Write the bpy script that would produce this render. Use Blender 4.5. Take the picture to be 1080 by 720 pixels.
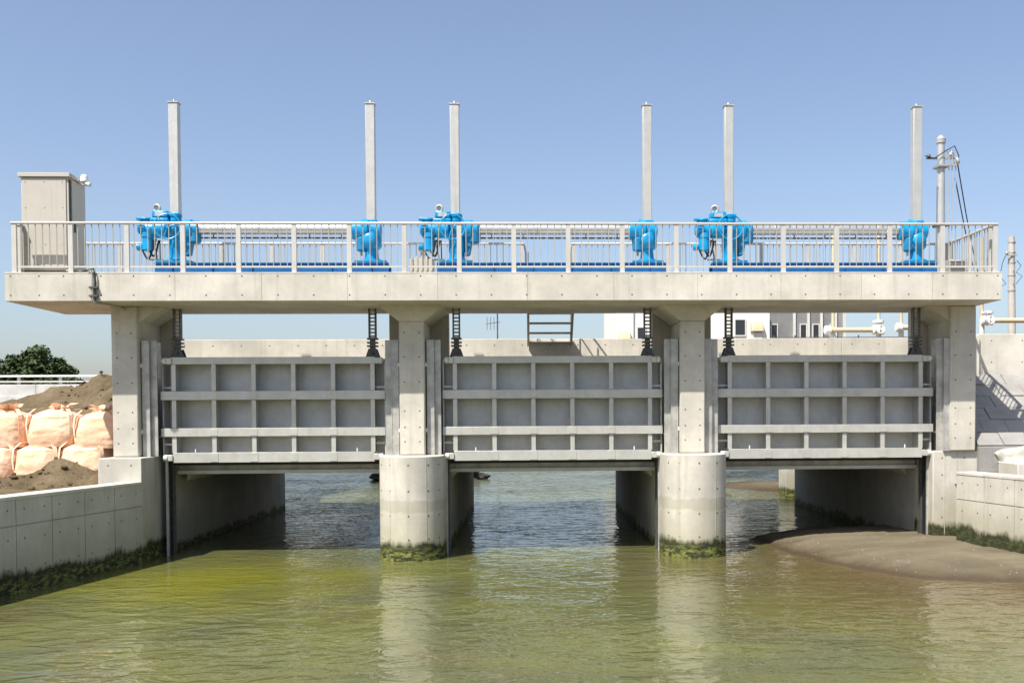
import bpy, bmesh, math, random
from math import pi, sin, cos, radians, sqrt, atan2
from mathutils import Vector, Matrix, noise
import numpy as np

random.seed(7)
S = bpy.context.scene
for o in list(bpy.data.objects): bpy.data.objects.remove(o)
COL = S.collection

# ------------------------------------------------------------------ camera
cd = bpy.data.cameras.new('camera'); cam = bpy.data.objects.new('camera', cd); COL.objects.link(cam)
S.camera = cam
CAMZ = 3.2
RM = (Matrix.Rotation(radians(-2.2), 3, 'Z') @ Matrix.Rotation(radians(90 - 1.5), 3, 'X') @ Matrix.Rotation(radians(-.33), 3, 'Z'))
cam.matrix_world = Matrix.Translation((0, 0, CAMZ)) @ RM.to_4x4()
cd.sensor_width = 36; cd.lens = 36; cd.shift_x = -0.0543; cd.shift_y = 0.0982
cd.clip_start = .1; cd.clip_end = 5000

# ------------------------------------------------------------------ light
SUN = Vector((.85, 1, -2.05)).normalized()                 # direction the light travels
W = bpy.data.worlds.new('World'); S.world = W; W.use_nodes = True
nt = W.node_tree; nt.nodes.clear()
sky = nt.nodes.new('ShaderNodeTexSky'); sky.sky_type = 'NISHITA'; sky.sun_disc = False
sky.sun_elevation = math.asin(-SUN.z); sky.sun_rotation = atan2(-SUN.x, -SUN.y)
sky.altitude = 0; sky.air_density = 1.0; sky.dust_density = 1.9; sky.ozone_density = 2.0
hsv = nt.nodes.new('ShaderNodeHueSaturation'); hsv.inputs['Saturation'].default_value = .93
bg = nt.nodes.new('ShaderNodeBackground'); bg.inputs['Strength'].default_value = .094
wo = nt.nodes.new('ShaderNodeOutputWorld')
tint = nt.nodes.new('ShaderNodeMix'); tint.data_type = 'RGBA'; tint.blend_type = 'MULTIPLY'; tint.inputs[0].default_value = 1; tint.inputs[7].default_value = (1.02, 1.0, 1.03, 1)   # hazy, slightly violet air
nt.links.new(sky.outputs[0], hsv.inputs['Color']); nt.links.new(hsv.outputs[0], tint.inputs[6]); nt.links.new(tint.outputs[2], bg.inputs[0]); nt.links.new(bg.outputs[0], wo.inputs[0])
sd = bpy.data.lights.new('sun', 'SUN'); sd.energy = 4.3; sd.angle = radians(.5); sd.color = (1, .95, .87)
so = bpy.data.objects.new('sun', sd); COL.objects.link(so); so.location = (-20, -30, 50)
so.rotation_euler = SUN.to_track_quat('-Z', 'Y').to_euler()
S.view_settings.view_transform = 'Standard'; S.view_settings.look = 'None'
S.view_settings.gamma = 1; S.view_settings.exposure = .86
S.render.engine = 'CYCLES'

# ------------------------------------------------------------------ materials
MATS = {}
class N:
    """tiny node helper"""
    def __init__(s, name):
        s.m = bpy.data.materials.new(name); s.m.use_nodes = True; s.t = s.m.node_tree; s.n = s.t.nodes
        s.b = s.n['Principled BSDF']; MATS[name] = s.m
        g = s.n.new('ShaderNodeNewGeometry'); s.pos = g.outputs['Position']; s.geo = g
    def set(s, sock, v):
        if hasattr(v, 'is_linked') or isinstance(v, bpy.types.NodeSocket): s.t.links.new(v, sock)
        else: sock.default_value = v
    def map(s, scale, vec=None):
        q = s.n.new('ShaderNodeMapping'); s.set(q.inputs['Vector'], vec or s.pos); q.inputs['Scale'].default_value = scale; return q.outputs[0]
    def noise(s, scale, detail=4, rough=.55, vec=None, dist=0):
        q = s.n.new('ShaderNodeTexNoise'); q.inputs['Scale'].default_value = scale; q.inputs['Detail'].default_value = detail
        q.inputs['Roughness'].default_value = rough; q.inputs['Distortion'].default_value = dist; s.set(q.inputs['Vector'], vec or s.pos); return q.outputs['Fac']
    def ramp(s, f, a, b, lo=0., hi=1.):
        q = s.n.new('ShaderNodeMapRange'); s.set(q.inputs[0], f); q.inputs[1].default_value = a; q.inputs[2].default_value = b
        q.inputs[3].default_value = lo; q.inputs[4].default_value = hi; q.clamp = True; return q.outputs[0]
    def math(s, op, a, b=0.):
        q = s.n.new('ShaderNodeMath'); q.operation = op; s.set(q.inputs[0], a); s.set(q.inputs[1], b); return q.outputs[0]
    def mix(s, f, a, b):
        q = s.n.new('ShaderNodeMix'); q.data_type = 'RGBA'; s.set(q.inputs[0], f)
        for k, v in ((6, a), (7, b)):
            s.set(q.inputs[k], v if not isinstance(v, tuple) else (*v, 1))
        return q.outputs[2]
    def xyz(s):
        q = s.n.new('ShaderNodeSeparateXYZ'); s.t.links.new(s.pos, q.inputs[0]); return q.outputs
    def bump(s, h, strength, dist=.02, prev=None):
        q = s.n.new('ShaderNodeBump'); q.inputs['Strength'].default_value = strength; q.inputs['Distance'].default_value = dist
        s.set(q.inputs['Height'], h)
        if prev: s.set(q.inputs['Normal'], prev)
        return q.outputs[0]
    def done(s, col, rough=.6, metal=0., nrm=None, spec=.5):
        s.set(s.b.inputs['Base Color'], col if not isinstance(col, tuple) else (*col, 1)); s.set(s.b.inputs['Roughness'], rough)
        s.b.inputs['Metallic'].default_value = metal; s.b.inputs['Specular IOR Level'].default_value = spec
        if nrm: s.set(s.b.inputs['Normal'], nrm)
        return s.m

def concrete(name, base, algae=None, band=False):
    k = N(name); d = tuple(c * .82 for c in base); l = tuple(min(1, c * 1.1) for c in base)
    c = k.mix(k.ramp(k.noise(1.1, 6, .6), .35, .68), d, l)
    c = k.mix(k.ramp(k.noise(9, 5, .7), .5, .8, 0, .35), c, tuple(x * .62 for x in base))
    fl = k.n.new('ShaderNodeVectorMath'); fl.operation = 'FLOOR'; k.set(fl.inputs[0], k.map((.55, .55, 1.08)))
    wn = k.n.new('ShaderNodeTexWhiteNoise'); k.set(wn.inputs['Vector'], fl.outputs[0])   # each formwork sheet left its own tone
    c = k.mix(k.ramp(wn.outputs['Value'], 0, 1, 0, .10), c, tuple(x * .6 for x in base))
    c = k.mix(k.ramp(k.noise(28, 3, .8), .66, .74, 0, .5), c, tuple(x * .45 for x in base))   # blowholes
    st = k.noise(1, 4, .6, k.map((5, 5, .35)))                       # rain streaks
    c = k.mix(k.ramp(st, .52, .75, 0, .45), c, (base[0] * .55, base[1] * .54, base[2] * .5))
    x, y, z = k.xyz()
    if band:                                                         # pour band half way up the piers
        zz = k.math('ADD', z, k.math('MULTIPLY', k.noise(3, 4), .25))
        m = k.math('MULTIPLY', k.ramp(zz, 1.18, 1.22), k.ramp(zz, 1.48, 1.44))
        c = k.mix(k.math('MULTIPLY', m, .5), c, (base[0] * .62, base[1] * .6, base[2] * .52))
    rough = .85
    if algae:
        zz = k.math('SUBTRACT', z, k.math('MULTIPLY', k.math('ADD', k.math('SUBTRACT', k.noise(1.4, 3, .5), .5), k.math('MULTIPLY', k.math('SUBTRACT', k.noise(1, 5, .65, k.map((9, 9, 2.2))), .5), .55)), .5))
        edge = k.ramp(zz, algae - .06, algae + .07, .97, 0)
        stain = k.ramp(zz, algae, algae + .9, .55, 0)
        c = k.mix(stain, c, (base[0] * .55, base[1] * .55, base[2] * .38))
        gr = k.mix(k.ramp(k.noise(1, 5, .7, k.map((6, 6, 16))), .45, .62), (.018, .022, .007), (.22, .24, .05))
        gr = k.mix(k.ramp(z, .16, .32, .0, .8), gr, (.016, .022, .007))
        c = k.mix(edge, c, gr)
    n = k.bump(k.noise(45, 6, .7), .25, .01); n = k.bump(k.noise(2.5, 3), .12, .03, n)
    return k.done(c, rough, nrm=n, spec=.3)
CB = (.56, .53, .455)
concrete('concrete', CB)
concrete('concrete_pier', CB, .38, True)
concrete('concrete_wing', (.53, .51, .445), .36)
concrete('concrete_bank', (.56, .53, .46), .60)
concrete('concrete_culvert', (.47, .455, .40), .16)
concrete('concrete_pale', (.60, .57, .495))
concrete('concrete_block', (.30, .29, .27))
concrete('concrete_road', (.60, .59, .56))

def metal(name, col, rough, met, var=.25, scale=3):
    k = N(name)
    c = k.mix(k.ramp(k.noise(scale, 6, .65), .3, .7), tuple(x * (1 - var) for x in col), tuple(min(1, x * (1 + var * .4)) for x in col))
    st = k.noise(1, 4, .6, k.map((7, 7, .5)))
    c = k.mix(k.ramp(st, .55, .75, 0, .35), c, tuple(x * .6 for x in col))
    if 'steel' in name: c = k.mix(k.ramp(k.noise(2.2, 7, .75), .62, .74  , 0, .3 if name in ('gate_steel', 'skin_steel', 'stem_steel') else .5), c, (col[0] * .42, col[1] * .37, col[2] * .30))
    return k.done(c, k.ramp(k.noise(14, 4), .3, .7, rough * .8, rough * 1.2), met, k.bump(k.noise(60, 3), .06, .005))
metal('gate_steel', (.53, .52, .47), .42, .3, .16)
metal('skin_steel', (.58, .575, .545), .42, .2, .22, 1.6)
metal('guide_steel', (.47, .46, .42), .5, .3, .4)
metal('rail_paint', (.54, .525, .48), .45, .1, .08)
metal('baluster_paint', (.40, .38, .33), .5, .2, .1)
metal('stem_steel', (.56, .55, .51), .42, .45, .12)
metal('shaft_steel', (.66, .65, .62), .3, .75, .1)
metal('pole_steel', (.52, .52, .50), .4, .4, .15)
metal('cabinet_paint', (.47, .44, .38), .5, 0, .06)
metal('cabinet_side', (.50, .46, .38), .5, 0, .06)
metal('blue_paint', (.004, .29, .58), .32, 0, .3, 5)
metal('blue_worn', (.006, .20, .40), .45, 0, .35, 6)
metal('blue_beam', (.006, .10, .29), .4, 0, .2)
metal('dark_steel', (.11, .108, .10), .55, .4, .3)
metal('stair_steel', (.40, .38, .34), .6, .2, .3)
metal('rubber', (.015, .015, .016), .6, 0, .1)
metal('white_paint', (.78, .77, .73), .45, 0, .06)
metal('beige_paint', (.58, .47, .31), .5, 0, .1)
metal('hole_dark', (.11, .085, .06), .9, 0, .1)
metal('wall_white', (.80, .78, .74), .8, 0, .06, .6)
metal('wall_grey', (.24, .24, .235), .6, .1, .3, .9)
metal('trim_pale', (.62, .61, .57), .6, 0, .1)
metal('pole_concrete', (.47, .45, .41), .8, 0, .15)
metal('tarp_white', (.44, .42, .37), .75, 0, .3)
k = N('window_glass'); k.done((.02, .024, .028), .08, 0, spec=.6)
k = N('gauge_glass'); k.done((.12, .12, .12), .1, 0, spec=.7)

def bagmat(name, a, b):
    k = N(name); c = k.mix(k.ramp(k.noise(3, 4), .3, .7), a, b)
    weave = k.noise(1, 4, .6, k.map((9, 9, 14)), 1.5)
    n = k.bump(weave, .16, .02); n = k.bump(k.noise(5, 5, .6), .5, .06, n)
    k.done(c, .62, nrm=n, spec=.3)
    k.b.inputs['Subsurface Weight'].default_value = 0.
bagmat('bag_fabric', (.76, .47, .29), (.84, .58, .41))
bagmat('bag_strap', (.78, .52, .36), (.82, .60, .45))

k = N('dirt')
c = k.mix(k.ramp(k.noise(1.3, 8, .65), .35, .65), (.10, .075, .043), (.20, .155, .095))
c = k.mix(k.ramp(k.noise(14, 6, .7), .5, .72, 0, .8), c, (.085, .062, .034))
k.done(c, .95, nrm=k.bump(k.noise(9, 8, .72), .9, .10), spec=.1)
k = N('sand')
c = k.mix(k.ramp(k.noise(.8, 6, .6, k.map((.6, 1.6, 1))), .35, .65), (.105, .088, .056), (.16, .135, .089))
c = k.mix(k.ramp(k.noise(22, 5, .8), .60, .78, 0, .6), c, (.035, .028, .017))
x, y, z = k.xyz()
wet = k.ramp(k.math('ADD', z, k.math('MULTIPLY', k.noise(2, 4), .12)), .09, .26, 1, 0)
c = k.mix(wet, c, (.068, .050, .029))
k.done(c, k.math('SUBTRACT', .9, k.math('MULTIPLY', wet, .45)), nrm=k.bump(k.noise(16, 7, .7), .5, .04), spec=.3)
k = N('asphalt'); k.done(k.mix(k.noise(30, 4), (.04, .04, .04), (.07, .07, .068)), .9, nrm=k.bump(k.noise(60, 3), .3, .01))
k = N('mud'); k.done(k.mix(k.noise(2, 5), (.05, .045, .03), (.10, .085, .055)), .9)
k = N('rock'); k.done(k.mix(k.noise(4, 6), (.012, .012, .011), (.05, .048, .04)), .9, nrm=k.bump(k.noise(6, 6), .8, .05))

k = N('river_water')                                                # turbid estuary water
x, y, z = k.xyz()
pm = k.noise(.26, 3, .5, k.map((1, .75, 1)), .8)
c = k.mix(k.ramp(pm, .40, .60), (.092, .097, .042), (.122, .126, .040))
c = k.mix(k.ramp(k.noise(.5, 4, .6), .52, .72, 0, .7), c, (.100, .088, .034))
# stirred-up silt spreading from the sandbar
q = k.n.new('ShaderNodeVectorMath'); q.operation = 'DISTANCE'; q.inputs[1].default_value = (10.5, 20.5, 0); k.t.links.new(k.pos, q.inputs[0])
silt = k.ramp(k.math('ADD', q.outputs['Value'], k.math('MULTIPLY', k.noise(.5, 4), 5)), 6, 12, .85, 0)
c = k.mix(silt, c, (.115, .080, .036))
q2 = k.n.new('ShaderNodeVectorMath'); q2.operation = 'DISTANCE'; q2.inputs[1].default_value = (-6.2, 20.2, 0); k.set(q2.inputs[0], k.map((1, 1, 1)))
shoal = k.ramp(k.math('ADD', q2.outputs['Value'], k.math('MULTIPLY', k.noise(.7, 4), 4)), 2.6, 5.6, .85, 0)      # shallow weedy patch
c = k.mix(shoal, c, (.165, .165, .018))
rip = k.noise(1, 2.5, .5, k.map((1.7, 2.6, 1)), .7); fine = k.noise(1, 2, .5, k.map((6, 8, 1)), .5); big = k.noise(1, 2, .5, k.map((.5, .9, 1)))
rip = k.math('POWER', rip, 1.8); calm = k.ramp(k.noise(.22, 3, .5), .38, .62, .45, 1.15); rip = k.math('MULTIPLY', rip, calm)      # calmer and ruffled patches
n = k.bump(big, .25, .10); n = k.bump(rip, .8, .058, n); n = k.bump(fine, .45, .013, n)
k.done(c, .02, nrm=n, spec=.5); k.b.inputs['IOR'].default_value = 1.333
k = N('leaf'); k.done(k.mix(k.noise(1.2, 3), (.018, .035, .010), (.055, .085, .022)), .6, spec=.25)
k = N('bark'); k.done((.07, .05, .035), .9)

# ------------------------------------------------------------------ mesh helpers
ORG = {}
def V(*a): return Vector(a)
class MB:
    def __init__(s): s.v = []; s.f = []
    def add(s, vs, fs):
        b = len(s.v); s.v += [tuple(v) for v in vs]; s.f += [tuple(b + i for i in f) for f in fs]; return s
    def box(s, x0, x1, y0, y1, z0, z1):
        return s.add([(x0, y0, z0), (x1, y0, z0), (x1, y1, z0), (x0, y1, z0), (x0, y0, z1), (x1, y0, z1), (x1, y1, z1), (x0, y1, z1)],
                     [(0, 3, 2, 1), (4, 5, 6, 7), (0, 1, 5, 4), (1, 2, 6, 5), (2, 3, 7, 6), (3, 0, 4, 7)])
    def obox(s, o, u, v, w):
        o, u, v, w = map(Vector, (o, u, v, w)); P = [o, o + u, o + u + v, o + v]
        return s.add(P + [p + w for p in P], [(0, 3, 2, 1), (4, 5, 6, 7), (0, 1, 5, 4), (1, 2, 6, 5), (2, 3, 7, 6), (3, 0, 4, 7)])
    def prism(s, pts, d):                                          # polygon of 3-D points swept by d
        pts = [Vector(p) for p in pts]; d = Vector(d); n = len(pts)
        return s.add(pts + [p + d for p in pts], [tuple(range(n))[::-1], tuple(range(n, 2 * n))] + [(i, (i + 1) % n, n + (i + 1) % n, n + i) for i in range(n)])
    def cyl(s, a, b, r, r2=None, n=16, caps=True):
        a, b = Vector(a), Vector(b); r2 = r if r2 is None else r2; d = (b - a).normalized()
        e = d.orthogonal().normalized(); g = d.cross(e); vs = []
        for p, q in ((a, r), (b, r2)):
            for i in range(n): t = 2 * pi * i / n; vs.append(p + (e * cos(t) + g * sin(t)) * q)
        fs = [(i, (i + 1) % n, n + (i + 1) % n, n + i) for i in range(n)]
        if caps: fs += [tuple(range(n))[::-1], tuple(range(n, 2 * n))]
        return s.add(vs, fs)
    def lathe(s, base, axis, prof, n=20):                          # prof: (radius, height) along axis
        base, axis = Vector(base), Vector(axis).normalized(); e = axis.orthogonal().normalized(); g = axis.cross(e); vs = []; m = len(prof)
        for r, h in prof:
            for i in range(n): t = 2 * pi * i / n; vs.append(base + axis * h + (e * cos(t) + g * sin(t)) * r)
        fs = [(j * n + i, j * n + (i + 1) % n, (j + 1) * n + (i + 1) % n, (j + 1) * n + i) for j in range(m - 1) for i in range(n)]
        return s.add(vs, fs + [tuple(range(n))[::-1], tuple(range((m - 1) * n, m * n))])
    def tube(s, pts, r, n=8):
        pts = [Vector(p) for p in pts]; vs = []; m = len(pts); e = None
        for j, p in enumerate(pts):
            d = (pts[min(j + 1, m - 1)] - pts[max(j - 1, 0)]).normalized()
            e = d.orthogonal().normalized() if e is None else (e - d * e.dot(d)).normalized(); g = d.cross(e)
            for i in range(n): t = 2 * pi * i / n; vs.append(p + (e * cos(t) + g * sin(t)) * r)
        fs = [(j * n + i, j * n + (i + 1) % n, (j + 1) * n + (i + 1) % n, (j + 1) * n + i) for j in range(m - 1) for i in range(n)]
        return s.add(vs, fs + [tuple(range(n))[::-1], tuple(range((m - 1) * n, m * n))])
    def torus(s, c, axis, R, r, n=32, m=8):
        c, axis = Vector(c), Vector(axis).normalized(); e = axis.orthogonal().normalized(); g = axis.cross(e); vs = []
        for i in range(n):
            t = 2 * pi * i / n; d = e * cos(t) + g * sin(t)
            for j in range(m): u = 2 * pi * j / m; vs.append(c + d * (R + r * cos(u)) + axis * r * sin(u))
        return s.add(vs, [(i * m + j, ((i + 1) % n) * m + j, ((i + 1) % n) * m + (j + 1) % m, i * m + (j + 1) % m) for i in range(n) for j in range(m)])
    def grid(s, fn, nu, nv):
        vs = [fn(i / nu, j / nv) for j in range(nv + 1) for i in range(nu + 1)]; w = nu + 1
        return s.add(vs, [(j * w + i, j * w + i + 1, (j + 1) * w + i + 1, (j + 1) * w + i) for j in range(nv) for i in range(nu)])
    def mesh(s, name, smooth, org, fix=True):
        me = bpy.data.meshes.new(name); me.from_pydata([(v[0] - org[0], v[1] - org[1], v[2] - org[2]) for v in s.v], [], s.f)
        if fix:
            bm = bmesh.new(); bm.from_mesh(me); bmesh.ops.recalc_face_normals(bm, faces=bm.faces); bm.to_mesh(me); bm.free()
        if smooth:
            me.polygons.foreach_set('use_smooth', [True] * len(me.polygons)); me.set_sharp_from_angle(angle=radians(40))
        return me
    def build(s, name, mat, parent=None, org=None, smooth=True, bevel=0, fix=True):
        o_ = Vector(ORG[parent.name]) if parent else Vector(org or (0, 0, 0))
        me = s.mesh(name, smooth, o_, fix); me.materials.append(MATS[mat])
        o = bpy.data.objects.new(name, me); COL.objects.link(o)
        if parent: o.parent = parent
        else: o.location = o_
        ORG[o.name] = tuple(o_)
        if bevel:
            b = o.modifiers.new('bevel', 'BEVEL'); b.width = bevel; b.segments = 2; b.limit_method = 'ANGLE'; b.angle_limit = radians(50)
        return o
def tag(o, label=None, cat=None, group=None, kind=None):
    for k_, v_ in (('label', label), ('category', cat), ('group', group), ('kind', kind)):
        if v_: o[k_] = v_
    return o
def empty(name, loc, label, cat, group=None):
    o = bpy.data.objects.new(name, None); COL.objects.link(o); o.location = loc; o.empty_display_size = .2
    ORG[o.name] = tuple(loc); return tag(o, label, cat, group)
def inst(src, name, loc, parent, rot=None):                        # another piece sharing mesh data; loc in world
    o = bpy.data.objects.new(name, src); COL.objects.link(o); o.parent = parent
    o.location = Vector(loc) - Vector(ORG[parent.name]); ORG[o.name] = ORG[parent.name]
    if rot: o.rotation_euler = rot
    return o
def copy_tree(o, parent=None, off=(0, 0, 0)):
    c = o.copy(); COL.objects.link(c); c.parent = parent
    ORG[c.name] = tuple(Vector(ORG[o.name]) + Vector(off))
    if parent is None: c.location = o.location + Vector(off)
    for ch in [q for q in ALLCH(o)]: copy_tree(ch, c, off)
    return c
def ALLCH(o): return [q for q in COL.objects if q.parent == o]
def holes(pts, nrm, name='tie_holes', parent=None, r=.018):
    m = MB(); nrm = Vector(nrm).normalized()
    for p in pts: m.cyl(Vector(p) - nrm * .004, Vector(p) + nrm * .0025, r, n=8)
    return tag(m.build(name, 'hole_dark', parent), kind='stuff')

# ------------------------------------------------------------------ dimensions (metres; water level z = 0)
DX0, DX1, DY0, DY1, DZ0, DZ1 = -11.2, 10.57, 22.5, 25.35, 5.71, 6.32      # operating deck
GX = [-5.86, .58, 7.0]                                                     # gate centres
PX = [-2.64, 3.79]                                                         # pier centres
LX, RX = -8.53, 9.5                                                        # abutment faces
PT = 2.31                                                                  # pier top
CY1 = 36.0                                                                 # back of the culvert

# ------------------------------------------------------------------ setting
m = MB().grid(lambda u, v: (-90 + 180 * u, -6 + 206 * v, 0), 2, 2)
tag(m.build('river_water', 'river_water'), kind='structure')
tag(MB().grid(lambda u, v: (-1500 + 3000 * u, -300 + 3300 * v, -1.6), 2, 2).build('riverbed', 'mud'), kind='structure')
tag(MB().grid(lambda u, v: (-1500 + 3000 * u, 170 + 2800 * v, 1.6 + .3 * v), 2, 2).build('far_ground', 'dirt'), kind='structure')

def wingL(y): return LX - .205 * max(0, 22.9 - y)
def wingR(y): return 9.72 + .205 * max(0, 22.9 - y)
def fbm(x, y, s=1.): return noise.fractal(V(x * s, y * s, 3.1), .9, 2.1, 6)
def hL(x, y):
    z = 1.66 + .05 * fbm(x, y, .8)
    z += 3.35 * math.exp(-(((x + 10.2) / 5.0) ** 2 + ((y - 33.5) / 3.6) ** 2))          # spoil heap behind the bags
    z += 1.5 * math.exp(-(((x + 17.5) / 4.5) ** 2 + ((y - 34) / 4) ** 2))
    z += .55 * math.exp(-(((x + 10.75) / .75) ** 2 + ((y - 24.35) / .55) ** 2))        # small heap in front of the bags
    z += .22 * math.exp(-(((x + 12.6) / 1.2) ** 2 + ((y - 24.2) / .6) ** 2))
    t = min(1, max(0, (y - 40) / 9)); z += 2.25 * t * t * (3 - 2 * t)                    # rise to the road
    a = max(0., z - 1.7)
    return z + (.10 + .12 * min(a, 1.6)) * fbm(x, y, 1.3) + .04 * fbm(x, y, 5)
def left_bank(u, v):
    y = 6 + 64 * v ** 1.35
    x0 = wingL(y) - .28 if y < 24.6 else (-8.9 if y > 36.5 else -9.1)
    x = x0 - 40 * u ** 1.9
    return (x, y, hL(x, y) if u > 0 else min(1.62, hL(x, y)))
tag(MB().grid(left_bank, 120, 190).build('left_bank_ground', 'dirt', fix=False), kind='structure')
def right_bank(u, v):
    y = -2 + 90 * v ** 1.3
    x0 = wingR(y) + .3 if y < 24 else 9.9
    x = x0 + 45 * u ** 1.7
    t = min(1, max(0, (y - 26.1) / .25))
    return (x, y, 1.55 + 2.5 * t + .03 * fbm(x, y, .9))
tag(MB().grid(right_bank, 50, 120).build('right_bank_ground', 'dirt', fix=False), kind='structure')
tag(MB().box(-60, 60, 62, 62.4, -1, 2.4).build('far_bank', 'dirt'), kind='structure') if False else None

# sandbar: outline traced on the water plane, rising to a low dome against the right wing wall
SB = [(5.7, 25.9), (6.05, 23.6), (6.45, 21.9), (6.95, 20.6), (7.6, 19.6), (8.5, 19.15), (9.6, 19.0), (12, 18.6), (14, 22), (11, 27.6), (9.4, 27.8), (7.6, 27.4), (6.3, 26.8)]
def sdist(x, y):
    ins = False; d = 1e9; n_ = len(SB)
    for i in range(n_):
        ax, ay = SB[i]; bx, by = SB[(i + 1) % n_]
        if (ay > y) != (by > y) and x < (bx - ax) * (y - ay) / (by - ay) + ax: ins = not ins
        dx, dy = bx - ax, by - ay; t = max(0, min(1, ((x - ax) * dx + (y - ay) * dy) / (dx * dx + dy * dy)))
        d = min(d, math.hypot(x - ax - dx * t, y - ay - dy * t))
    return d if ins else -d
def sand(u, v):
    x = 4.2 + 7.2 * u; y = 17.8 + 17 * v
    d = sdist(x, y) + .18 * noise.noise(V(x * 1.3, y * 1.3, 0)) + .05 * noise.noise(V(x * 5, y * 5, 0))
    h = .27 * (1 - math.exp(-d / .9)) + .05 if d > 0 else max(-.3, d * .25 + .035)
    if d > 0 and d < .12: h *= .4 + .6 * d / .12
    h += (.022 * fbm(x, y, 1.1) + .014 * fbm(x, y, 5) - .02 * max(0, sin(2.1 * x + 3.4 * y + 2 * fbm(x, y, .6))) ** 6) * (1 if d > 0 else .3)
    return (x, y, h)
tag(MB().grid(sand, 130, 200).build('sandbar', 'sand', fix=False), kind='structure')
def sand2(u, v):
    x = 7.2 + 8 * u; y = 40 + 10 * v; d = 1 - math.hypot((u - .5) * 2, (v - .5) * 2)
    return (x, y, -.12 + .35 * d + .05 * fbm(x, y, .8))
tag(MB().grid(sand2, 40, 40).build('upstream_sandbar', 'sand', fix=False), kind='structure')
# pebbles and shell bits on the sandbar edge
m = MB()
for i in range(220):
    x = random.uniform(6, 11); y = random.uniform(19, 24.5); d = sdist(x, y)
    if d < .08 or (d > .9 and random.random() > .2) or x > wingR(y) - .1: continue
    z = sand((x - 4.2) / 7.2, (y - 17.8) / 17)[2]; r = random.uniform(.005, .014)
    m.lathe((x, y, z - r * .3), (0, 0, 1), [(r * .5, 0), (r, r * .4), (r * .6, r * .9)], 6)
tag(m.build('pebbles', 'pole_concrete'), 'pale pebbles and shell bits scattered over the wet sandbar', 'pebbles', kind='stuff')

# ------------------------------------------------------------------ piers
def pier_poly(cx, hw, y0, y1, n=24):                                # half-round nose towards the viewer
    return [(cx + hw * cos(t), y0 + hw + hw * sin(t)) for t in [pi + pi * i / n for i in range(n + 1)]] + [(cx + hw, y1), (cx - hw, y1)]
for i, cx in enumerate(PX):
    P = empty('pier', (cx, 23.3, 0), ['round nosed concrete pier between the left and middle sluice gates', 'round nosed concrete pier between the middle and right sluice gates'][i], 'pier', 'round nosed piers of the sluice')
    m = MB(); pts = pier_poly(cx, .72, 22.58, 24.85)
    m.prism([(x, y, -1.6) for x, y in pts], (0, 0, PT + 1.6)); m.build('nose', 'concrete_pier', P, bevel=.015)
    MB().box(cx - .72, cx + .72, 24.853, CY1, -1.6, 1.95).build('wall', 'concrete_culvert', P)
    MB().box(cx - .29, cx + .29, 23.48, 25.0, PT + .002, DZ0 - .35).build('column', 'concrete', P, bevel=.03)
    m = MB(); zb, zt = DZ0 - .352, DZ0 - .003                       # haunch under the deck
    a = [(cx - .29, 23.48, zb), (cx + .29, 23.48, zb), (cx + .29, 25.0, zb), (cx - .29, 25.0, zb)]
    b = [(cx - .74, 23.35, zt), (cx + .74, 23.35, zt), (cx + .74, 25.1, zt), (cx - .74, 25.1, zt)]
    m.add(a + b, [(3, 2, 1, 0), (4, 5, 6, 7), (0, 1, 5, 4), (1, 2, 6, 5), (2, 3, 7, 6), (3, 0, 4, 7)]); m.build('haunch', 'concrete', P, smooth=False)
    MB().box(cx - .72, cx + .72, 25.0 + .12, 25.36, 1.953, DZ0 - .002).build('back_wall', 'concrete', P)
    hp = [(cx + sx * .17, 23.48, z) for sx in (-1, 1) for z in (2.62, 2.95, 3.32, 3.98, 4.55, 5.1)]
    holes(hp, (0, -1, 0), parent=P)
    m = MB()
    for z in (4.28, 4.42): m.box(cx - .27, cx + .27, 23.474, 23.485, z, z + .012)
    m.build('pour_line', 'concrete_pier', P)
    m = MB()
    for z in (2.12, 1.55, 1.0, .48):
        for a_ in (-62, -36, 0, 36, 62):
            t = radians(a_); nr = V(sin(t), -cos(t), 0); p = V(cx, 23.3, z) + nr * .72; m.cyl(p - nr * .004, p + nr * .003, .02, n=8)
    tag(m.build('tie_holes', 'hole_dark', P), kind='stuff')
    m = MB()                                                        # raised formwork joints
    for a_ in (-36, 32):
        t = radians(a_); nr = V(sin(t), -cos(t), 0); tg = V(cos(t), sin(t), 0)
        m.obox(V(cx, 23.3, .35) + nr * .715 - tg * .007, tg * .014, nr * .009, (0, 0, PT - .37))
    m.build('formwork_joint', 'concrete_pier', P)

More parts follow.
